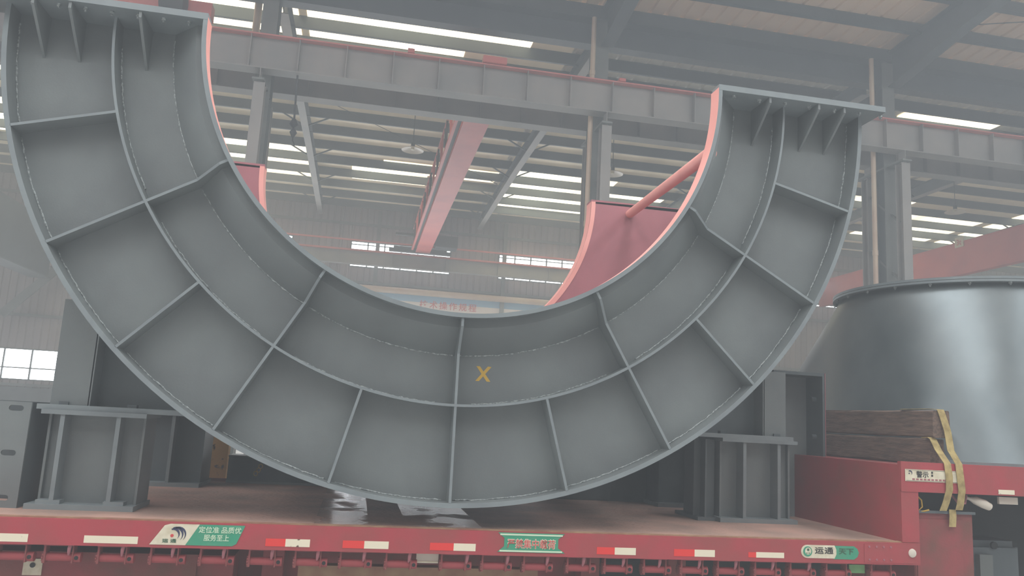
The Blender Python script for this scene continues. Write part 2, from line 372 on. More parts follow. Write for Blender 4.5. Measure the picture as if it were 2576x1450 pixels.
# ---- rafters
def rafter(X, y0, y1, zfun, d, label, wd=.22, brace=True, ends=.0):
    t = thing('roof_rafter', (X, y0, zfun(y0)-.3), label, 'rafter')
    n = 6; ys = [y0+(y1-y0)*k/n for k in range(n+1)]
    wb = MB(); fl = MB(); tf = MB()
    def dep(y): return d + ends*max(0, 1-abs(y-y0)/3.5)
    for a, b in zip(ys[:-1], ys[1:]):
        za, zb = zfun(a)-.3, zfun(b)-.3
        wb.add([(X-.01, a, za-dep(a)), (X-.01, b, zb-dep(b)), (X-.01, b, zb), (X-.01, a, za), (X+.01, a, za-dep(a)), (X+.01, b, zb-dep(b)), (X+.01, b, zb), (X+.01, a, za)],
               [(0, 1, 2, 3), (4, 7, 6, 5), (0, 4, 5, 1), (3, 2, 6, 7)])
        fl.beam((X, a, za-dep(a)), (X, b, zb-dep(b)), wd, .02); tf.beam((X, a, za), (X, b, zb), wd, .02)
    build(wb, 'web', PURL, t); build(fl, 'bottom_flange', STEELT if brace else PURL, t); build(tf, 'top_flange', PURL, t)
    if brace:
        for k in range(1, 6):
            y = PY[2*k-1]
            if not (min(y0, y1) < y < max(y0, y1)): continue
            zz = zfun(y)
            for s in (-1, 1):
                build(MB().beam((X+s*.05, y, zz-.3-d+.05), (X+s*.75, y+.02, zz-.3), .045, .045), 'knee_brace', PURL, t)
    return t
rl = ['far left rafter of the far bay', 'grey rafter of the far bay, left of the red centre crane', 'grey rafter of the far bay, right of the red centre crane', 'grey rafter of the far bay seen past the red tube', 'far bay rafter hidden behind the half ring rim', 'grey rafter of the far bay above the crane marked 3t']
for X, l in zip(colX, rl): rafter(X+.12, 17.4, 36.1, lambda y: zf(y), .42, l)
for X, l in zip(colX, ['near bay rafter beyond the left edge', 'near bay rafter over the column left of the centre crane', 'near bay rafter over the middle column', 'thick dark rafter crossing the tan roof, top right', 'near bay rafter right of the thick dark one', 'rightmost near bay rafter']):
    rafter(X+.1, 16.3, 2.0, lambda y: zn(y)+.1, .55, l, .3, False, .35)
# diagonal tie rods under the near roof
tag(build(MB().tube([(12.2, 14.9, 11.15), (19.2, 12.3, 11.4)], .012, 6), 'tie_rod', DARK), 'thin dark tie rod crossing under the tan roof, top right', 'tie rod')
tag(build(MB().tube([(-2.2, 23.0, 11.0), (4.7, 30.0, 10.95)], .012, 6), 'tie_rod', DARK), 'thin tie rod under the far bay roof between the two rafters', 'tie rod')

# ---- red bridge crane in the middle of the far bay
t = thing('bridge_crane', (2.3, 26, 9.2), 'red bridge crane crossing the far bay at the picture centre', 'crane')
build(MB().box(2.06, 2.1, 17.45, 35.2, 9.0, 9.85).box(2.5, 2.54, 17.45, 35.2, 9.0, 9.85).box(1.98, 2.62, 17.45, 35.2, 8.96, 9.0).box(1.98, 2.62, 17.45, 35.2, 9.85, 9.89), 'main_girder', CRED, t)
wk = MB(); wk.beam((1.82, 17.5, 9.06), (1.82, 35, 9.06), .08, .1); wk.beam((1.82, 17.5, 10.0), (1.82, 35, 10.0), .05, .05)
build(wk, 'walkway_chord', CRED, t)
y = 17.6; k = 0
while y < 34.8:
    b = MB().beam((1.82, y, 9.1), (1.82, y, 10.0), .06, .06, (1, 0, 0)); b.beam((1.82, y, 9.1), (1.82, y+.62, 9.98), .035, .035)
    build(b, 'walkway_post', DARK if k % 2 else CRED, t); y += 1.25; k += 1
build(MB().box(1.8, 1.98, 17.5, 35, 9.1, 9.13), 'walkway_plate', DARK, t)
e = MB(); e.box(1.0, 3.4, 35.25, 35.5, 8.95, 9.2); e.box(.8, 1.0, 35.27, 35.48, 8.95, 9.1); e.box(3.4, 3.6, 35.27, 35.48, 8.95, 9.1)
build(e, 'end_carriage', DARK, t)
h = MB(); h.box(2.75, 3.7, 33.7, 34.5, 9.0, 9.5); h.tube([(2.8, 34.1, 9.2), (3.6, 34.1, 9.2)], .27, 14); h.box(2.5, 2.8, 33.9, 34.3, 9.1, 9.3)
build(MB().box(1.0, 1.9, 33.9, 34.1, 9.42, 9.52), 'cable_arm', DARK, t)
build(h, 'hoist', DARK, t)
# hook and chain
t = thing('crane_hook', (-1.75, 17.25, 7.9), 'dark chain hoist block and hook hanging left of the near rafter', 'hook')
Yh = 16.0
pA, pB, pC, pD = oy(741, 262, Yh), oy(740, 300, Yh), oy(738, 330, Yh), oy(733, 368, Yh)
t.location = pD; LOC[t.name] = pD.copy()
build(MB().tube([(pA.x, Yh, 8.5), pB], .02, 8), 'chain', DARK, t)
build(MB().tube([pB, pB+(pB-pA)*.2-Vector((0, 0, .05)), pB-Vector((0, 0, .12)), pB-Vector((0, 0, .18))], [.04, .09, .09, .03], 12), 'block', DARK, t, True)
build(MB().tube([pB-Vector((0, 0, .18)), pC], .018, 8).tube([pC+Vector((0, 0, .05)), pC-Vector((0, 0, .03)), pC-Vector((0, 0, .14))], [.03, .075, .02], 12), 'lower_block', DARK, t, True)
hk = [pC+Vector((0, 0, -.12))]+[pC+Vector((.04*math.sin(a*.5), 0, -.2-.03*a)) for a in range(0, 5)]
build(MB().tube(hk, .014, 8), 'hook', DARK, t, True)

# ---- second red crane, right, marked 3t
t = thing('bridge_crane', (22.1, 26, 8.6), 'dusty red bridge crane girder marked 3t, right side of the far bay', 'crane')
build(MB().box(21.9, 22.12, 17.45, 35.2, 8.12, 9.3), 'main_girder', CRED, t); build(MB().box(21.88, 22.16, 17.45, 35.2, 8.08, 8.12).box(21.88, 22.16, 17.45, 35.2, 9.3, 9.34), 'flange', CRED, t)
def onx(x, y, X):
    r = ray(x, y); return EYE + r*(X/r.x)
s0 = onx(2413, 610, 21.88)
build(MB().box(21.87, 21.9, s0.y-.22, s0.y+.22, s0.z-.19, s0.z+.19), 'number_plate', WHITE, t)
text('3t', .3, 'marking', REDINK, t, Matrix.Translation((21.865, s0.y, s0.z)) @ Matrix.Rotation(-math.pi/2, 4, 'Z') @ Matrix.Rotation(math.pi/2, 4, 'X'), (.24, .22), .004)
# dark crane girder on the left of the far bay
t = thing('bridge_crane', (-12.0, 27, 8), 'dark bridge crane girder at the left edge behind the half ring', 'crane')
build(MB().box(-13.5, -12.9, 19, 35.1, 6.5, 8.7), 'main_girder', PURL, t); build(MB().box(-13.6, -12.8, 19, 35.1, 6.45, 6.5), 'bottom_flange', GREYD, t)
# ---- near bay crane end, top left
t = thing('bridge_crane', (-5, 15.9, 9.31), 'red crane end carriage on the near runway rail, top left corner', 'crane')
build(MB().box(-7.2, -4.35, 15.75, 16.2, 9.42, 10.0), 'end_carriage', CREDP, t); build(MB().box(-4.35, -3.55, 15.8, 16.1, 9.42, 9.72), 'buffer_arm', CRED, t)
build(MB().tube([(-6.6, 15.85, 9.47), (-6.6, 16.15, 9.47)], .16, 20), 'wheel', DARK, t, True); build(MB().tube([(-4.8, 15.85, 9.47), (-4.8, 16.15, 9.47)], .16, 20), 'wheel', DARK, t, True)
build(MB().box(-8.2, -5.4, 2, 15.75, 9.6, 10.7), 'main_girder', CRED, t)
build(MB().tube([(-4.45, 15.6, 9.55), (-4.0, 15.6, 9.5)], [.2, .2], 16), 'motor', DARK, t, True)
build(MB().tube([(-4.55, 15.45, 10.0), (-4.5, 15.42, 9.75), (-4.4, 15.4, 9.55), (-4.3, 15.4, 9.5)], .025, 8), 'cable', MINT, t, True)

# ---- pendant lamps
def lamp(px, py, z, label, side):
    p = oz(px, py, z); t = thing('pendant_lamp', p, label, 'lamp', 'pendant lamps of the far bay')
    n = 24
    build(MB().tube([p+Vector((0, 0, .12)), (p.x, p.y, zf(p.y)-.05)], .012, 6), 'cord', DARK, t)
    build(MB().tube([p+Vector((0, 0, .1)), p+Vector((0, 0, .22))], .06, 12), 'socket', DARK, t, True)
    prof = [(.06, .1), (.2, .06), (.33, .0), (.33, -.01), (.2, .045), (.05, .085)]
    m = MB(); k = len(prof)
    vs = [(p.x+r*math.cos(2*math.pi*i/n), p.y+r*math.sin(2*math.pi*i/n), p.z+z_) for i in range(n) for r, z_ in prof]
    m.add(vs, [(i*k+j, i*k+(j+1) % k, ((i+1) % n)*k+(j+1) % k, ((i+1) % n)*k+j) for i in range(n) for j in range(k)])
    build(m, 'lamp_shade', LAMPM, t, True); build(MB().tube([p+Vector((0, 0, .01)), p+Vector((0, 0, .09))], .05, 12), 'bulb', WHITE, t, True)
lamp(1038, 378, 9.5, 'pale pendant lamp left of the red centre crane', 0)
lamp(1541, 438, 9.5, 'pale pendant lamp between the middle column and the red tube', 0)
lamp(2403, 534, 9.5, 'pale pendant lamp above the crane marked 3t', 0)
# ---- far wall fittings
t = tag(build(MB().tube([(-14, 35.95, 7.27), (14, 35.95, 7.27)], .14, 14), 'duct_pipe', BEIGE, smooth=True), 'thick beige pipe running along the far wall above the blue banner', 'pipe')
tag(build(MB().tube([(-16, 35.3, 9.3), (26, 35.3, 9.3)], .04, 8), 'conductor_rail', CREDP), 'thin pinkish conductor rail above the far runway beam', 'rail')
t = thing('wall_banner', (5, 36.1, 6.6), 'pale blue and white banner with red Chinese characters under the far wall pipe', 'banner')
build(MB().box(-3, 16, 36.12, 36.16, 6.85, 7.3), 'blue_field', BLUE, t); build(MB().box(-3, 16, 36.12, 36.16, 6.1, 6.85), 'white_field', BANW, t)
a, b = oy(1055, 771, 36.1), oy(1198, 784, 36.1)
text('\u6280\u672f\u64cd\u4f5c\u89c4\u7a0b', .4, 'lettering', REDINK, t, frontal((a.x+b.x)/2, 36.11, 6.77), (b.x-a.x, .36), .004, space=1.35)
for X, lab in ((-8.4, 'left'), (.3, 'centre left'), (6.2, 'centre right'), (13.2, 'right')):
    tag(build(MB().box(X-.09, X+.09, 35.98, 36.16, 0, 10.9), 'wall_post', STEEL), 'slim grey post on the far wall, %s of the view through the opening' % lab, 'post')
t = tag(build(MB().beam((-14.6, 35.6, 4.9), (-12.2, 35.6, 7.6), .12, .34), 'wall_brace', STEEL), 'grey diagonal brace against the far wall above the low window', 'brace')
t = tag(build(MB().box(-22, -11.5, 35.9, 36.1, .0, 2.0), 'wall_plinth', GREYD), 'dark low panel under the bright window at the left edge', 'panel')

# ================================================================== THE HALF RING
CX, CZ = .645, 4.317; RO, RM, RI = 3.174, 2.487, 1.862; ZC = 4.371
YR, YP, YB = 5.5, 5.66, 8.75      # front edge of the ribs, face plate, back plate
K1, K2, YI = 2.13, 1.95, 5.35
ring = thing('casing_half', (CX, 7.0, 1.14), 'huge grey steel half ring casing with radial ribs, red inside, over the trailer deck', 'steel casing')
A0, A1, NS = 179.1, 360.9, 110
def rv(prof, nm, mats, mi=0, a0=A0, a1=A1, sm=True, par=ring, n=NS, label=None):
    return build(MB().revolve(prof, a0, a1, n, CX, CZ, mi), nm, mats, par, sm, label=label)
rv([(RO-.02, YP), (K1+.005, YP), (K2, YI+.11), (RI+.02, YI+.11), (RI+.02, YI+.122), (K2+.003, YI+.122), (K1+.006, YP+.012), (RO-.02, YP+.012)], 'face_plate', [GREY, PINK], [0, 0, 0, 0, 1, 1, 1, 1])
rv([(RO, YR), (RO-.032, YR), (RO-.032, YP+.1), (RO, YP+.1)], 'outer_rim', [GREYL, GREY], [0, 1, 1, 1])
rv([(RI, YI), (RI+.03, YI), (RI+.03, YI+.14), (RI, YI+.14)], 'inner_rim', [GREYL, GREY, PINKE], [0, 1, 1, 2], label='inner rim, grey in front and red in a lit tone on its inner side')
rv([(RM-.009, YR-.0015), (RM+.009, YR-.0015), (RM+.009, YP+.002), (RM-.009, YP+.002)], 'hoop_rib', [GREYL, GREY], [0, 1, 1, 1])
rv([(RO, YP+.1), (RO-.012, YP+.1), (RO-.012, YB+.02), (RO, YB+.02)], 'outer_shell', [GREY, PINK, PINK, GREY], [0, 1, 0, 0])
rv([(RO-.012, YB), (RI+.0, YB), (RI+.0, YB+.012), (RO-.012, YB+.012)], 'back_plate', [PINK, GREY], [0, 0, 1, 0], label='red painted back plate seen through the opening')
rv([(RI+.05, YB-.004), (RI, YB-.004), (RI, YB+.2), (RI+.05, YB+.2)], 'back_rim', [PINKE], 0, label='red rim of the back plate in its lit tone')
def rib(ang, r0, r1, full):
    t = math.radians(ang); d = Vector((math.cos(t), 0, math.sin(t))); n = Vector((-math.sin(t), 0, math.cos(t)))*.009
    if full: pr = [(r1, YR), (K1, YR), (K2, YI+.015), (RI+.03, YI+.015), (RI+.03, YI+.112), (K2, YI+.112), (K1, YP), (r1, YP)]
    else: pr = [(r1, YR), (r0, YR), (r0, YP), (r1, YP)]
    c = Vector((CX, 0, CZ)); k = len(pr); mb = MB()
    vs = [c+d*r+Vector((0, y, 0))+s*n for s in (-1, 1) for r, y in pr]
    mb.add(vs, [tuple(range(k))[::-1], tuple(range(k, 2*k))], 1)
    ne = 3 if full else 1
    mb.add(vs, [(i, (i+1) % k, (i+1) % k+k, i+k) for i in range(ne)], 0)
    mb.add(vs, [(i, (i+1) % k, (i+1) % k+k, i+k) for i in range(ne, k)], 1)
    build(mb, 'radial_rib', [GREYL, GREY], ring)
for k in range(1, 12):
    ang = 180+15*k+ .4
    rib(ang, RM, RO-.03, False) if k % 2 else rib(ang, RI, RO-.03, True)
# weld beads along the rim (short wavering runs)
def bead(r, y, a0, a1):
    mb = MB(); pts = []; n = max(6, int((a1-a0)*2.2))
    for i in range(n+1):
        t = math.radians(a0+(a1-a0)*i/n); q = r+random.uniform(-.003, .003); pts.append((CX+q*math.cos(t), y+random.uniform(-.002, .001), CZ+q*math.sin(t)))
    mb.tube(pts, [random.uniform(.0035, .0075) for _ in pts], 6); build(mb, 'weld_seam', WELD, ring, True)
for k in range(12):
    a = 180.4+15*k; bead(RO-.036, YP-.004, a+.7, a+14.3)
for k in range(6):
    a = 180.4+30*k; bead(RM-.012, YP-.003, a+3, a+27); bead(K1+.002, YP-.001, a+.6, a+29.4)
# bolted joint flanges across the cut
def bolt(x, y, z, s, par, nm='bolt'):
    mb = MB(); mb.prism([(x+s*math.cos(math.radians(60*i)), y+s*math.sin(math.radians(60*i))) for i in range(6)], 'z', z-.016, z)
    mb.tube([(x, y, z-.03), (x, y, z-.014)], s*.5, 8); return build(mb, nm, WELD, par)
Yf0 = YI
def jflange(sg, xe):
    P = [(RI+.001, YI-.001), (xe, YI-.001), (xe, YP+.012), (K1, YP+.012), (K2, YI+.122), (RI+.001, YI+.122)]
    return build(MB().prism([(CX+sg*a, b) for a, b in P], 'z', ZC-.045, ZC), 'joint_flange', GREYL, ring)
fr_ = jflange(1, oy(2228, 294, Yf0).x-CX); fl_ = jflange(-1, CX+3.45)
build(MB().box(CX+RI, CX+RO+.25, YB, YB+.2, ZC-.045, ZC), 'joint_flange', PINK, ring); build(MB().box(CX-RO-.25, CX-RI, YB, YB+.2, ZC-.045, ZC), 'joint_flange', PINK, ring)
for (x, y) in [(1838, 253), (1902, 261), (1967, 269), (2028, 277), (2091, 285), (2153, 293), (2207, 300)]:
    p = oz(x, y, ZC-.06); bolt(p.x, Yf0+.07, ZC-.045, .016, fr_)
for k in range(7): bolt(-1.35-.165*k*1.0, Yf0+.07, ZC-.045, .014, fl_)
def gusset(x):
    build(MB().prism([(Yf0+.01, ZC-.045), (Yf0+.01, ZC-.09), (YP, ZC-.34), (YP, ZC-.045)], 'x', x-.009, x+.009), 'gusset', GREY, ring)
for px, py in [(1940, 262), (2063, 280), (2127, 288)]: gusset(oy(px, py, Yf0).x)
for px, py in [(80, 4), (173, 22), (351, 42)]: gusset(oy(px, py, Yf0).x)
gusset(oy(80, 4, Yf0).x-.34)
# tube strut
build(MB().tube([(2.50, 5.47, 3.86), (2.98, YB-.01, 4.24)], .05, 20), 'strut_tube', PINKE, ring, True, label='round red strut in its lit tone between front and back plates')
build(MB().tube([(-1.35, 5.62, 4.0), (-1.75, YB-.01, 4.2)], .05, 20), 'strut_tube', PINKE, ring, True)
# chalk cross
def xmark():
    p = oy(1216, 941, YP); th = .0015; s = .042
    polys = [[(-s-.012, s+.01), (-s+.014, s+.01), (s+.012, -s-.012), (s-.016, -s-.012)], [(s-.012, s+.012), (s+.014, s+.01), (-s+.012, -s-.012), (-s-.014, -s-.012)]]
    mb = MB()
    for j, q in enumerate(polys): mb.prism([(p.x+a, p.z+b) for a, b in q], 'y', YP-th-.0005*j, YP+.001)
    build(mb, 'painted_cross', YELLOW, ring)
xmark()
# support legs bolted through to the stands
def leg(x0, x1, xp, Y, z0, z1, depth, nm='support_leg'):
    mb = MB(); lo, hi = sorted((x0, x1))
    mb.box(lo, hi, Y, Y+.015, z0, z1, 0)
    a = hi if xp > hi else lo
    mb.box(a-.008, a+.008, Y, Y+depth, z0, z1, 0)
    pa, pb = sorted((a, xp)); mb.box(pa, pb, Y+.16, Y+.172, z0, z1, 1)
    o = build(mb, nm, [GREY, GREYD], ring)
    bp = build(MB().box(min(lo, xp)-.06, max(hi, xp)+.04, Y-.06, Y+depth, z0-.035, z0), 'base_plate', GREYL, o)
    return o
zTL = 1.655
ll = leg(-2.07, -1.825, -1.15, 6.0, zTL+.035, 2.42, .42)
lr = leg(3.50, 3.71, 2.9, 6.5, 1.70+.035, 2.3, .42)
leg(-2.3, -1.9, -1.2, 8.0, zTL+.035, 2.9, .35); leg(3.5, 3.8, 2.9, 8.0, 1.735, 2.9, .35)
for o, xs, Y, z in ((ll, (-1.98, -1.54), 6.03, zTL+.035), (lr, (3.12, 3.62), 6.53, 1.735)):
    for x in xs:
        m = MB().box(x-.03, x+.03, Y-.045, Y+.01, z, z+.022); build(m, 'bolt', GREYD, o)

# ================================================================== STANDS
def stand(x0, x1, Y, dep, z0, z1, studs, label, closed=True, m=GREY):
    t = thing('packing_stand', ((x0+x1)/2, Y+dep/2, z0), label, 'steel stand', 'steel stands under the half ring')
    build(MB().box(x0-.03, x1+.03, Y, Y+dep, z1-.03, z1), 'top_plate', GREYL, t)
    build(MB().box(x0-.05, x1+.02, Y-.01, Y+dep, z0, z0+.035), 'bottom_plate', GREYL, t)
    build(MB().box(x0, x1, Y+.14, Y+.155, z0+.035, z1-.03), 'web', m, t)
    build(MB().box(x0, x1, Y+dep-.03, Y+dep-.015, z0+.035, z1-.03), 'web', m, t)
    for s in studs: build(MB().box(s-.014, s+.014, Y+.012, Y+.14, z0+.035, z1-.03), 'stiffener', GREYL, t)
    for x in (x0, x1): build(MB().box(x-.008, x+.008, Y+.1, Y+dep-.03, z0+.035, z1-.03), 'end_plate', m, t)
    return t
sl = stand(-2.06, -1.45, 5.92, .44, 1.0, zTL, [-1.955, -1.60], 'grey ribbed steel stand at the front left of the deck, beside the slotted plate')
build(MB().box(-2.05, -1.9, 5.93, 6.02, 1.035, 1.06).box(-1.63, -1.5, 5.93, 6.02, 1.035, 1.06), 'shim', GREYL, sl)
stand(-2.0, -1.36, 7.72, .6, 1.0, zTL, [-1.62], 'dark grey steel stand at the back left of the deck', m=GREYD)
sr = stand(3.12, 3.76, 6.44, .5, 1.0, 1.70, [3.30, 3.62], 'grey ribbed steel stand at the front right of the deck, left of the red riser')
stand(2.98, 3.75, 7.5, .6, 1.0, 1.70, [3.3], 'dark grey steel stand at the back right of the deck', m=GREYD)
# side column of the right stand, seen to its left
p = MB(); p.box(2.96, 2.975, 6.5, 6.95, 1.03, 1.68); p.box(2.90, 3.09, 6.6, 6.615, 1.03, 1.68); build(p, 'end_plate', GREYD, sr)
build(MB().box(2.9, 3.1, 6.5, 7.0, 1.0, 1.03), 'bottom_plate', GREYD, sr)
# tall open frame at the riser
t = thing('open_box', (4.1, 7.0, 1.0), 'tall dark grey frame standing by the red riser at the deck end', 'frame')
build(MB().box(3.75, 4.26, 7.06, 7.075, 1.0, 2.32), 'back_sheet', GREY, t)
build(MB().box(4.245, 4.27, 6.78, 7.06, 1.0, 2.34, 1).box(3.75, 4.245, 6.78, 7.06, 2.31, 2.34, 0).box(3.735, 3.75, 6.95, 7.06, 1.0, 2.34, 0), 'edge_plate', GREYD, t)
build(MB().box(4.268, 4.273, 6.775, 7.06, 1.0, 2.34), 'red_backing', PINK, t)
mb = MB()
for z in (1.35, 1.75, 2.1): mb.tube([(4.2, 6.9, z), (4.25, 6.9, z)], .022, 10)
build(mb, 'bolt', GREYD, t)
# slotted plate, far left
t = thing('slotted_channel', (-2.3, 6.2, 1.0), 'light grey upright steel channel with slotted holes at the left edge of the deck', 'steel channel')
sy = 5.94
outer = [(-2.6, 1.0), (-2.158, 1.0), (-2.158, 1.695), (-2.6, 1.695)]
holes = [stadium(-2.25, 1.652, .046, .019), stadium(-2.257, 1.356, .046, .019), stadium(-2.262, 1.064, .046, .019)]
holes = holes+[stadium(-2.5, 1.652, .046, .019), stadium(-2.5, 1.356, .046, .019), stadium(-2.5, 1.064, .046, .019)]
shape2d([outer]+[h[::-1] for h in holes], 'slotted_face', GREY, t, Matrix.Translation((0, sy, 0)) @ Matrix.Rotation(math.pi/2, 4, 'X'), .016)
build(MB().box(-2.174, -2.158, sy+.01, sy+.5, 1.0, 1.695).box(-2.6, -2.158, sy+.5, sy+.512, 1.0, 1.695), 'side_web', GREYD, t)
# long low beam at the back edge
t = thing('steel_beam', (0, 8.37, 1.0), 'low grey steel beam lying on the back edge of the deck with yellow chalk marks', 'steel beam')
build(MB().box(-1.2, -.15, 8.36, 8.375, 1.02, 1.25), 'web', GREYD, t); build(MB().box(-1.2, -.15, 8.33, 8.6, 1.0, 1.02), 'bottom_flange', GREY, t); build(MB().box(-1.2, -.15, 8.33, 8.6, 1.25, 1.265), 'top_flange', GREYL, t)
for k, (dx, dz) in enumerate(((0, 0), (.025, .035), (.04, .07))):
    p = oy(643, 1192, 8.35); build(MB().tube([(p.x+dx+.018*math.cos(a), 8.357, p.z+dz+.022*math.sin(a)) for a in [i*math.pi/5 for i in range(11)]], .0045, 5), 'chalk_mark', YELLOW, t)
t = tag(build(MB().box(1.95, 2.96, 7.9, 8.3, 1.0, 1.75), 'steel_box', GREYD, bevel=.01), 'grey steel box beam, shade in its colour, at the back right of the deck behind the half ring', 'steel box')  # the shadow it lies in is put into its darker grey
t = thing('rusty_post', (-1.33, 8.42, 0), 'yellow painted post with rust spots standing behind the left of the deck', 'post')
build(MB().box(-1.46, -1.25, 8.62, 8.75, 0, 1.48), 'post', RUSTY, t)
tag(build(MB().box(-1.2, -.6, 9.4, 10.0, 0, 1.36), 'crate', BEIGE, bevel=.01), 'pale crate top just visible behind the yellow post', 'crate')

# ================================================================== TRAILER
TX0, TX1, TY0, TY1 = -3.4, 4.12, 5.55, 8.42
tr = thing('lowbed_trailer', (.5, 7.0, 0), 'dusty red lowbed trailer with strap winches along its side rail', 'trailer')
build(MB().box(TX0, TX1, TY0+.02, TY1, .97, 1.0), 'deck', DECK, tr)
build(MB().box(TX0, 4.26, TY0+.0, TY0+.05, .972, 1.004), 'deck_edge', DUST, tr, bevel=.003)
build(MB().box(TX0, 4.26, TY0-.02, TY0, .845, .996).box(TX0, 4.26, TY0-.02, TY0+.1, .838, .845), 'side_rail', TRED, tr)
build(MB().box(TX0, TX1, TY1, TY1+.03, .84, 1.03), 'rear_rail', TREDD, tr)
for Yb in (6.1, 7.8): build(MB().box(TX0, 4.6, Yb, Yb+.2, .55, .95), 'chassis_beam', TREDD, tr)
for k in range(9): build(MB().box(TX0+.3+k*.85, TX0+.4+k*.85, TY0+.1, TY1-.05, .84, .96), 'cross_member', TREDD, tr)
build(MB().box(-1.05-2.2, -.42-.3, 5.75, 6.0, .35, .76), 'side_box', TREDD, tr)
build(MB().box(-3.3, -.95, 5.73, 5.74, .5, .765), 'box_door', TREDD, tr)
build(MB().box(-.3, 1.35, 5.72, 5.82, .62, .715), 'rubbing_bar', DUST, tr)
build(MB().box(1.82, 4.0, 6.0, 6.1, .5, .8), 'frame_side', BLACK, tr)
for X in (-.55, 1.72, 2.4): build(MB().box(X, X+.14, 5.9, 6.05, .3, .95), 'hanger_post', TREDD, tr)
build(MB().tube([(.1, 6.15, .42), (.1, 6.5, .42)], .42, 28), 'tyre', BLACK, tr, True)
build(MB().tube([(-.75, 6.15, .42), (-.75, 6.5, .42)], .42, 28), 'tyre', BLACK, tr, True)
# winches
def winch_proto(x):
    y = 5.60
    w_ = build(MB().tube([(x+.0, y, .757), (x+.155, y, .757)], .026, 16), 'strap_winch', TRED, tr, True)
    b = MB()
    b.box(x-.012, x+.0, y-.035, y+.035, .725, .838); b.box(x+.152, x+.160, y-.035, y+.035, .725, .838); b.box(x-.012, x+.16, y-.045, y-.035, .829, .838)
    build(b, 'bracket', TREDD, w_)
    build(MB().tube([(x+.16, y, .757), (x+.2, y, .757)], .031, 16), 'winch_head', TRED, w_, True)
    build(MB().tube([(x+.178, y-.033, .757), (x+.178, y-.03, .757)], .0125, 12), 'bar_hole', BLACK, w_)
    r = MB(); n = 12
    for k in range(n):
        a = 2*math.pi*k/n; r.box(x-.02, x-.012, y+.034*math.cos(a)-.006, y+.034*math.cos(a)+.006, .757+.034*math.sin(a)-.006, .757+.034*math.sin(a)+.006)
    r.tube([(x-.02, y, .757), (x-.012, y, .757)], .034, 16); build(r, 'ratchet_wheel', TREDD, w_)
    return w_
wx = [-2.09, -1.82, -1.51, -1.2, -.9, -.6, -.31, -.02, .28, .65, .93, 1.22, 1.53, 1.8, 2.09, 2.37, 2.65, 2.94, 3.22, 3.51, 3.88]
wp = winch_proto(wx[0])
for x in wx[1:]:
    c = copy_tree(wp, tr); c.location.x += x-wx[0]
hooks = [-2.36, -1.68, -1.37, -1.07, -.76, -.46, -.17, .13, .43, .82, 1.1, 1.38, 1.64, 1.93, 2.2, 2.5, 2.78, 3.07, 3.36]
hp = build(MB().tube([(hooks[0], 5.56, .84), (hooks[0]-.004, 5.555, .815), (hooks[0]-.006, 5.56, .79), (hooks[0]-.008, 5.57, .775)], [.012, .012, .009, .006], 8), 'tie_hook', PINK, tr, True)
for x in hooks[1:]:
    c = hp.copy(); COL.objects.link(c); c.parent = tr; c.location.x += x-hooks[0]
# reflector tapes
FY = TY0-.022
def tape(x0, x1, z0, z1, m, nm='reflector_tape'):
    return build(MB().box(x0, x1, FY, FY+.002, z0, z1), nm, m, tr)
for q in [((-2.4, .9), (-1.92, .852)), ((-1.6, .9), (-1.285, .856))]: tape(q[0][0], q[1][0], q[1][1], q[0][1], TAPEW)
for x0, xm, x1 in [(-.51, -.385, -.23), (-.02, .12, .28), (.555, .715, .865), (1.72, 1.85, 2.005), (2.29, 2.445, 2.6)]:
    tape(x0, xm, .862, .91, TAPER); tape(xm, x1, .862, .91, TAPEW)
tape(2.86, 2.92, .866, .902, TAPER); tape(2.92, 3.14, .866, .904, TAPEW)
tape(1.02-.02, 1.0, .86, .9, TRED) if False else None
# decal 1: swoosh emblem and slogan
d = shape2d([[(-1.215, .856), (-1.0, .856), (-.925, .985), (-1.10, .985), (-1.135, .975)]], 'emblem_decal', WHITE, tr, Matrix.Translation((0, FY, 0)) @ Matrix.Rotation(math.pi/2, 4, 'X'))
g_ = shape2d([[(-1.0, .856), (-.715, .856), (-.69, .87), (-.645, .985), (-.925, .985)]], 'slogan_decal', GREEN, tr, Matrix.Translation((0, FY, 0)) @ Matrix.Rotation(math.pi/2, 4, 'X'))
ex, ez = -1.06, .925
def crescent(r, w, a0, a1, ox, oz_):
    o_ = [(ox+r*math.cos(math.radians(a)), oz_+r*math.sin(math.radians(a))) for a in [a0+(a1-a0)*i/12 for i in range(13)]]
    i_ = [(ox+(r-w*math.sin(math.pi*min(1, (i+3)/12*.8)))*math.cos(math.radians(a)), oz_+(r-w*math.sin(math.pi*min(1, (i+3)/12*.8)))*math.sin(math.radians(a))) for i, a in enumerate([a0+(a1-a0)*i/12 for i in range(13)])]
    return o_+i_[::-1]
MF = Matrix.Translation((0, FY-.002, 0)) @ Matrix.Rotation(math.pi/2, 4, 'X')
for r, ww, ox in ((.036, .013, -1.075), (.045, .014, -1.062), (.046, .012, -1.047)):
    shape2d([crescent(r, ww, 120, -50, ox, .923)], 'emblem_arc', NAVY, d, MF)
shape2d([circ(-1.085, .913, .010)], 'emblem_dot', REDINK, d, MF)
text('\u8fd0 \u901a', .03, 'lettering', DGREEN, d, frontal(-1.098, FY-.002, .881), (.085, .024), .0006)
text('\u5b9a\u4f4d\u51c6 \u54c1\u8d28\u4f18', .04, 'lettering', MINT, g_, frontal(-.797, FY-.002, .954), (.26, .040), .0005)
text('\u670d\u52a1\u81f3\u4e0a', .04, 'lettering', MINT, g_, frontal(-.815, FY-.002, .905), (.155, .040), .0005)
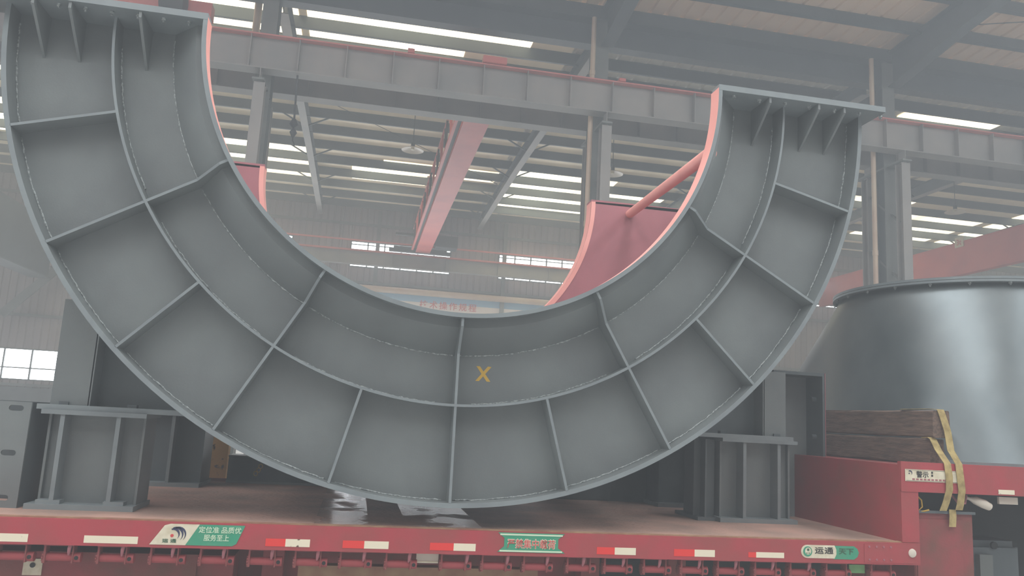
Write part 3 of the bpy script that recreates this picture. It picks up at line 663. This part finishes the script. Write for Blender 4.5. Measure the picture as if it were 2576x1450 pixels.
# decal 2: ribbon
cx_, cz_ = 1.25, .925
rb = shape2d([[(cx_-.235, cz_-.062), (cx_+.24, cz_-.064), (cx_+.19, cz_-.03), (cx_+.19, cz_+.03), (cx_+.235, cz_+.065), (cx_-.235, cz_+.065), (cx_-.19, cz_+.03), (cx_-.19, cz_-.025)]], 'ribbon_decal', GREEN, tr, Matrix.Translation((0, FY, 0)) @ Matrix.Rotation(math.pi/2, 4, 'X'))
build(MB().box(cx_-.22, cx_+.22, FY-.003, FY-.001, cz_+.048, cz_+.058).box(cx_-.22, cx_+.22, FY-.003, FY-.001, cz_-.06, cz_-.05), 'ribbon_border', MINT, rb)
text('\u4e25\u7981\u96c6\u4e2d\u8f7d\u8377', .06, 'lettering_outline', WHITE, rb, frontal(cx_, FY-.002, cz_-.006), (.345, .068), .0022)
text('\u4e25\u7981\u96c6\u4e2d\u8f7d\u8377', .06, 'lettering', REDINK, rb, frontal(cx_, FY-.003, cz_-.006), (.335, .058), .0)
# decal 3: pill shaped
x0, x1, z0, z1 = 3.275, 3.745, .872, .965
pw = shape2d([[(x0+.05, z0)]+circ(x0+.046, (z0+z1)/2, .046, 14, 270, 90, None)[1:]+[(x0+.05, z1), (x0+.27, z1), (x0+.285, z1-.03), (x0+.285, z0+.03), (x0+.27, z0)]], 'pill_decal', WHITE, tr, Matrix.Translation((0, FY, 0)) @ Matrix.Rotation(math.pi/2, 4, 'X'))
pg = shape2d([[(x0+.26, z0-.004), (x1-.04, z0-.004), (x1-.012, z0+.015), (x1, z0+.045), (x1-.012, z1-.02), (x1-.04, z1-.002), (x0+.26, z1-.002)]], 'pill_decal', GREEN, tr, Matrix.Translation((0, FY+.001, 0)) @ Matrix.Rotation(math.pi/2, 4, 'X'))
cxx, czz = x0+.052, (z0+z1)/2
shape2d([circ(cxx, czz, .036), circ(cxx+.004, czz+.003, .026)], 'emblem_ring', GREEN, pw, MF)
shape2d([circ(cxx+.004, czz+.012, .009)], 'emblem_dot', DGREEN, pw, MF); shape2d([circ(cxx-.006, czz-.012, .004)], 'emblem_dot', DGREEN, pw, MF); shape2d([circ(cxx+.012, czz-.012, .004)], 'emblem_dot', DGREEN, pw, MF)
text('\u8fd0\u901a', .05, 'lettering', INK, pw, frontal(x0+.185, FY-.002, czz+.008), (.15, .048), .0008, space=1.1)
text('\u5929\u4e0b', .05, 'lettering', DGREEN, pg, frontal(x0+.365, FY-.002, czz+.006), (.12, .042), .001)
# bolts plate and round lamp at the rail end
bp_ = build(MB().box(3.79, 4.24, FY-.001, FY+.001, .85, .985), 'cover_plate', TRED, tr)
for i in range(4):
    for z in (.872, .965): build(MB().tube([(3.83+.06*i, FY-.006, z), (3.83+.06*i, FY, z)], .008, 10), 'bolt', PINK, bp_)
build(MB().tube([(4.19, FY-.014, .925), (4.19, FY-.008, .925), (4.19, FY, .925)], [.018, .03, .033], 20), 'marker_lamp', LAMPM, tr, True)
# grey and green plates under the rail
build(MB().box(.475, .625, 5.6, 5.61, .765, .83), 'registration_plate', LAMPM, tr); build(MB().box(.477, .623, 5.595, 5.6, .77, .778), 'plate_strip', WHITE, tr)
build(MB().box(3.71, 3.84, 5.6, 5.61, .76, .82), 'green_reflector', SEATG, tr)
sk = build(MB().box(-1.99, -1.88, 5.72, 5.73, .62, .72), 'box_sticker', WHITE, tr)
shape2d([circ(-1.935, .682, .016)], 'emblem_dot', INK, sk, Matrix.Translation((0, 5.717, 0)) @ Matrix.Rotation(math.pi/2, 4, 'X'))
# gooseneck
GX = 4.12; GZ = 1.575
build(MB().box(GX, GX+.03, TY0+.002, TY1, 1.0, GZ, 0), 'riser', TRED, tr)
build(MB().box(GX+.002, 4.27, TY0-.005, TY0+.03, 1.0, 1.38), 'corner_plate', TRED, tr)
build(MB().box(GX+.002, 8.5, TY0-.01, TY0+.03, 1.375, 1.60), 'upper_rail', TRED, tr)
build(MB().box(GX+.03, 8.5, TY0+.03, TY1, GZ-.03, GZ), 'upper_deck', TREDD, tr)
bx = build(MB().box(4.28, 4.80, 5.62, 6.6, .55, 1.22), 'tool_box', TREDD, tr, bevel=.006)
build(MB().box(4.30, 4.70, 5.612, 5.62, .6, 1.17), 'box_door', TREDD, bx); build(MB().box(4.29, 4.81, 5.6, 5.62, 1.215, 1.235), 'box_lid', GREYD, bx)
build(MB().box(4.26, 8.5, 6.4, 6.45, .5, 1.4), 'dark_backing', BLACK, tr)  # black plate standing in for the dark space under the gooseneck
build(MB().box(4.95, 5.5, 5.9, 6.3, .5, .98), 'fuel_tank', GREYD, tr, bevel=.05); build(MB().tube([(5.22, 5.88, .95), (5.22, 5.9, .95)], .03, 14), 'tank_cap', BLACK, tr)
build(MB().box(5.05, 5.17, 5.85, 5.92, .6, .88), 'valve_box', STEEL, tr)
build(MB().tube([(4.74, 5.66, 1.35), (4.79, 5.63, 1.335), (4.83, 5.62, 1.325), (4.89, 5.6, 1.30), (4.94, 5.6, 1.28), (4.95, 5.6, 1.276)], [.012, .014, .032, .036, .03, .012], 12), 'air_coupling', LAMPM, tr, True)
build(MB().tube([(4.62, 5.62, 1.36), (4.66, 5.6, 1.3), (4.72, 5.6, 1.3), (4.75, 5.62, 1.36)], .01, 8), 'tie_hook', PINK, tr, True)
build(MB().box(5.03, 5.2, 5.6, 5.62, 1.305, 1.36), 'side_lamp', LAMPM, tr)
build(MB().tube([(4.3, 5.63, 1.36), (4.345, 5.61, 1.31), (4.35, 5.61, 1.26), (4.31, 5.61, 1.225), (4.36, 5.6, 1.23), (4.4, 5.6, 1.24)], .006, 8), 'yellow_hose', YELLOW, tr, True)
build(MB().box(4.28, 4.85, 5.7, 5.75, 1.22, 1.38), 'recess_dark', BLACK, tr)  # solid black block, the recess shade put into its colour
# warning plate
sx0, sx1, sz0, sz1 = 4.155, 4.66, 1.455, 1.545
FU = TY0-.012
wpn = build(MB().box(sx0, sx1, FU-.002, FU, sz0, sz1), 'warning_plate', WHITE, tr)
MU = Matrix.Translation((0, FU-.003, 0)) @ Matrix.Rotation(math.pi/2, 4, 'X')
text('\u8b66\u793a', .05, 'lettering', INK, wpn, frontal(sx0+.148, FU-.003, sz0+.054), (.105, .05), .0006)
shape2d([crescent(.018, .009, 140, -50, sx0+.042, 1.518)], 'emblem_arc', NAVY, wpn, MU); shape2d([circ(sx0+.034, 1.513, .005)], 'emblem_dot', NAVY, wpn, MU)
mk = MB()
for k in range(9): mk.box(sx0+.06+.033*k, sx0+.082+.033*k, FU-.003, FU-.002, sz0+.01, sz0+.022)
build(mk, 'faded_lettering', PINK, wpn)
build(MB().box(sx0+.008, sx1-.008, FU-.003, FU-.002, sz0+.004, sz0+.006).box(sx0+.008, sx1-.008, FU-.003, FU-.002, sz1-.006, sz1-.004), 'plate_border', INK, wpn)
mk = MB()
for k in range(2): mk.box(sx0+.225, sx0+.24, FU-.003, FU-.002, sz0+.04+.022*k, sz0+.056+.022*k).box(sx1-.035, sx1-.02, FU-.003, FU-.002, sz0+.04+.022*k, sz0+.056+.022*k)
build(mk, 'small_lettering', INK, wpn)
build(MB().box(4.97, 5.115, FU-.002, FU, 1.385, 1.42), 'reflector_tape', TAPEW, tr)

# ================================================================== LOAD ON THE GOOSENECK
def timber(x0, x1, y0, y1, z0, z1, label):
    mb = MB(); n = 14; s = 4; vs = []
    for i in range(n+1):
        y = y0+(y1-y0)*i/n; j = [random.uniform(-.006, .006) for _ in range(8)]
        c = .012
        pr = [(x0+c, z0), (x1-c, z0), (x1, z0+c), (x1, z1-c), (x1-c, z1), (x0+c, z1), (x0, z1-c), (x0, z0+c)]
        vs += [(a+j[q], y, b+j[(q+3) % 8]*.7) for q, (a, b) in enumerate(pr)]
    fs = [(i*8+q, i*8+(q+1) % 8, (i+1)*8+(q+1) % 8, (i+1)*8+q) for i in range(n) for q in range(8)]
    mb.add(vs, fs+[tuple(range(8))[::-1], tuple(range(n*8, n*8+8))])
    return tag(build(mb, 'timber_baulk', WOOD), label, 'timber', 'timber baulks on the gooseneck')
timber(4.47, 4.60, 5.66, 7.9, GZ+.006, 1.785, 'weathered timber baulk, lower of the two stacked on the gooseneck')
timber(4.475, 4.63, 5.62, 7.95, 1.796, 2.01, 'weathered timber baulk, upper of the two stacked on the gooseneck')
def strap(pts, wd, label, d=(1, 0, 0)):
    mb = MB(); a = Vector(d).normalized()*wd/2; P = [Vector(p) for p in pts]; vs = []
    for i, p in enumerate(P):
        t = (P[min(i+1, len(P)-1)]-P[max(i-1, 0)]).normalized(); n = t.cross(a.normalized())*.002
        vs += [p-a-n, p+a-n, p+a+n, p-a+n]
    fs = [(i*4+q, i*4+(q+1) % 4, (i+1)*4+(q+1) % 4, (i+1)*4+q) for i in range(len(P)-1) for q in range(4)]
    mb.add(vs, fs+[(3, 2, 1, 0), tuple(range(len(P)*4-4, len(P)*4))])
    return tag(build(mb, 'lashing_strap', WEB, smooth=True), label, 'strap', 'yellow straps over the timbers')
strap([(4.5, 6.0, 2.018), (4.535, 5.7, 2.021), (4.54, 5.612, 2.016), (4.55, 5.605, 1.98), (4.585, 5.595, 1.85), (4.60, 5.585, 1.7), (4.62, 5.53, 1.6), (4.63, 5.527, 1.48), (4.64, 5.53, 1.40), (4.645, 5.56, 1.29), (4.64, 5.57, 1.25)], .062, 'yellow webbing strap over the upper timber baulk')
strap([(4.46, 5.70, 1.79), (4.475, 5.648, 1.795), (4.49, 5.64, 1.78), (4.50, 5.60, 1.7), (4.52, 5.53, 1.6), (4.53, 5.527, 1.5), (4.53, 5.53, 1.4), (4.52, 5.56, 1.3), (4.50, 5.57, 1.24)], .06, 'yellow webbing strap over the lower timber baulk, left of the other strap')
strap([(4.60, 5.592, 1.25), (4.60, 5.588, 1.2), (4.59, 5.585, 1.12)], .06, 'loose yellow strap end hanging in front of the red tool box')
# square to round hopper
hc = Vector((6.22, 7.3, GZ)); hz1 = 3.26; hr = 1.21; hb = 1.57
hp_ = thing('transition_hopper', hc, 'large smooth grey steel square-to-round hopper standing on the gooseneck', 'hopper')
def hopper():
    mb = MB(); N = 96; z0 = GZ+.045
    top = [(hc.x+hr*math.cos(2*math.pi*i/N), hc.y+hr*math.sin(2*math.pi*i/N), hz1-.02) for i in range(N)]
    cor = [(hc.x+hb, hc.y+hb, z0), (hc.x-hb, hc.y+hb, z0), (hc.x-hb, hc.y-hb, z0), (hc.x+hb, hc.y-hb, z0)]
    vs = top+cor; fs = []
    for q in range(4):
        for i in range(q*N//4, (q+1)*N//4): fs.append((i, (i+1) % N, N+q))
        fs.append(((q+1)*N//4 % N, N+(q+1) % 4, N+q))
    mb.add(vs, fs); return build(mb, 'body', GALV, hp_, True)
hopper()
def annulus(nm, r0, r1, z0, z1, m, par):
    mb = MB(); N = 96; pr = [(r0, z0), (r1, z0), (r1, z1), (r0, z1)]
    vs = [(hc.x+r*math.cos(2*math.pi*i/N), hc.y+r*math.sin(2*math.pi*i/N), z) for i in range(N) for r, z in pr]
    mb.add(vs, [(i*4+q, i*4+(q+1) % 4, ((i+1) % N)*4+(q+1) % 4, ((i+1) % N)*4+q) for i in range(N) for q in range(4)])
    return build(mb, nm, m, par, True)
rf = annulus('rim_flange', hr-.02, 1.28, hz1-.02, hz1+.002, GREYL, hp_); annulus('rim_flange', hr-.02, 1.28, hz1+.006, hz1+.03, GREYL, hp_)
for k in range(24):
    a = 2*math.pi*(k+.5)/24; bolt(hc.x+1.25*math.cos(a), hc.y+1.25*math.sin(a), hz1-.02, .016, rf)
build(MB().box(hc.x-hb-.06, hc.x+hb+.06, hc.y-hb-.06, hc.y-hb+.02, GZ, GZ+.045).box(hc.x-hb-.06, hc.x+hb+.06, hc.y+hb-.02, hc.y+hb+.06, GZ, GZ+.045)
      .box(hc.x-hb-.06, hc.x-hb+.02, hc.y-hb, hc.y+hb, GZ, GZ+.045).box(hc.x+hb-.02, hc.x+hb+.06, hc.y-hb, hc.y+hb, GZ, GZ+.045), 'base_flange', GREYL, hp_)
# ================================================================== HAZE VEIL
hz_ = MB().box(XL-1, XR+1, -17, YF+1, -.4, 12.6)
hm = bpy.data.materials.new('veil_haze'); hm.use_nodes = True; nt = hm.node_tree
nt.nodes.remove(nt.nodes['Principled BSDF'])
vs_ = nt.nodes.new('ShaderNodeVolumeScatter'); vs_.inputs['Color'].default_value = (.93, .97, 1, 1); vs_.inputs['Density'].default_value = HAZE
nt.links.new(vs_.outputs[0], nt.nodes['Material Output'].inputs['Volume'])
ho = build(hz_, 'veil_haze', hm); ho['kind'] = 'stuff'; tag(ho, 'thin pale haze added as a washed-out veil through the whole workshop hall', 'haze')
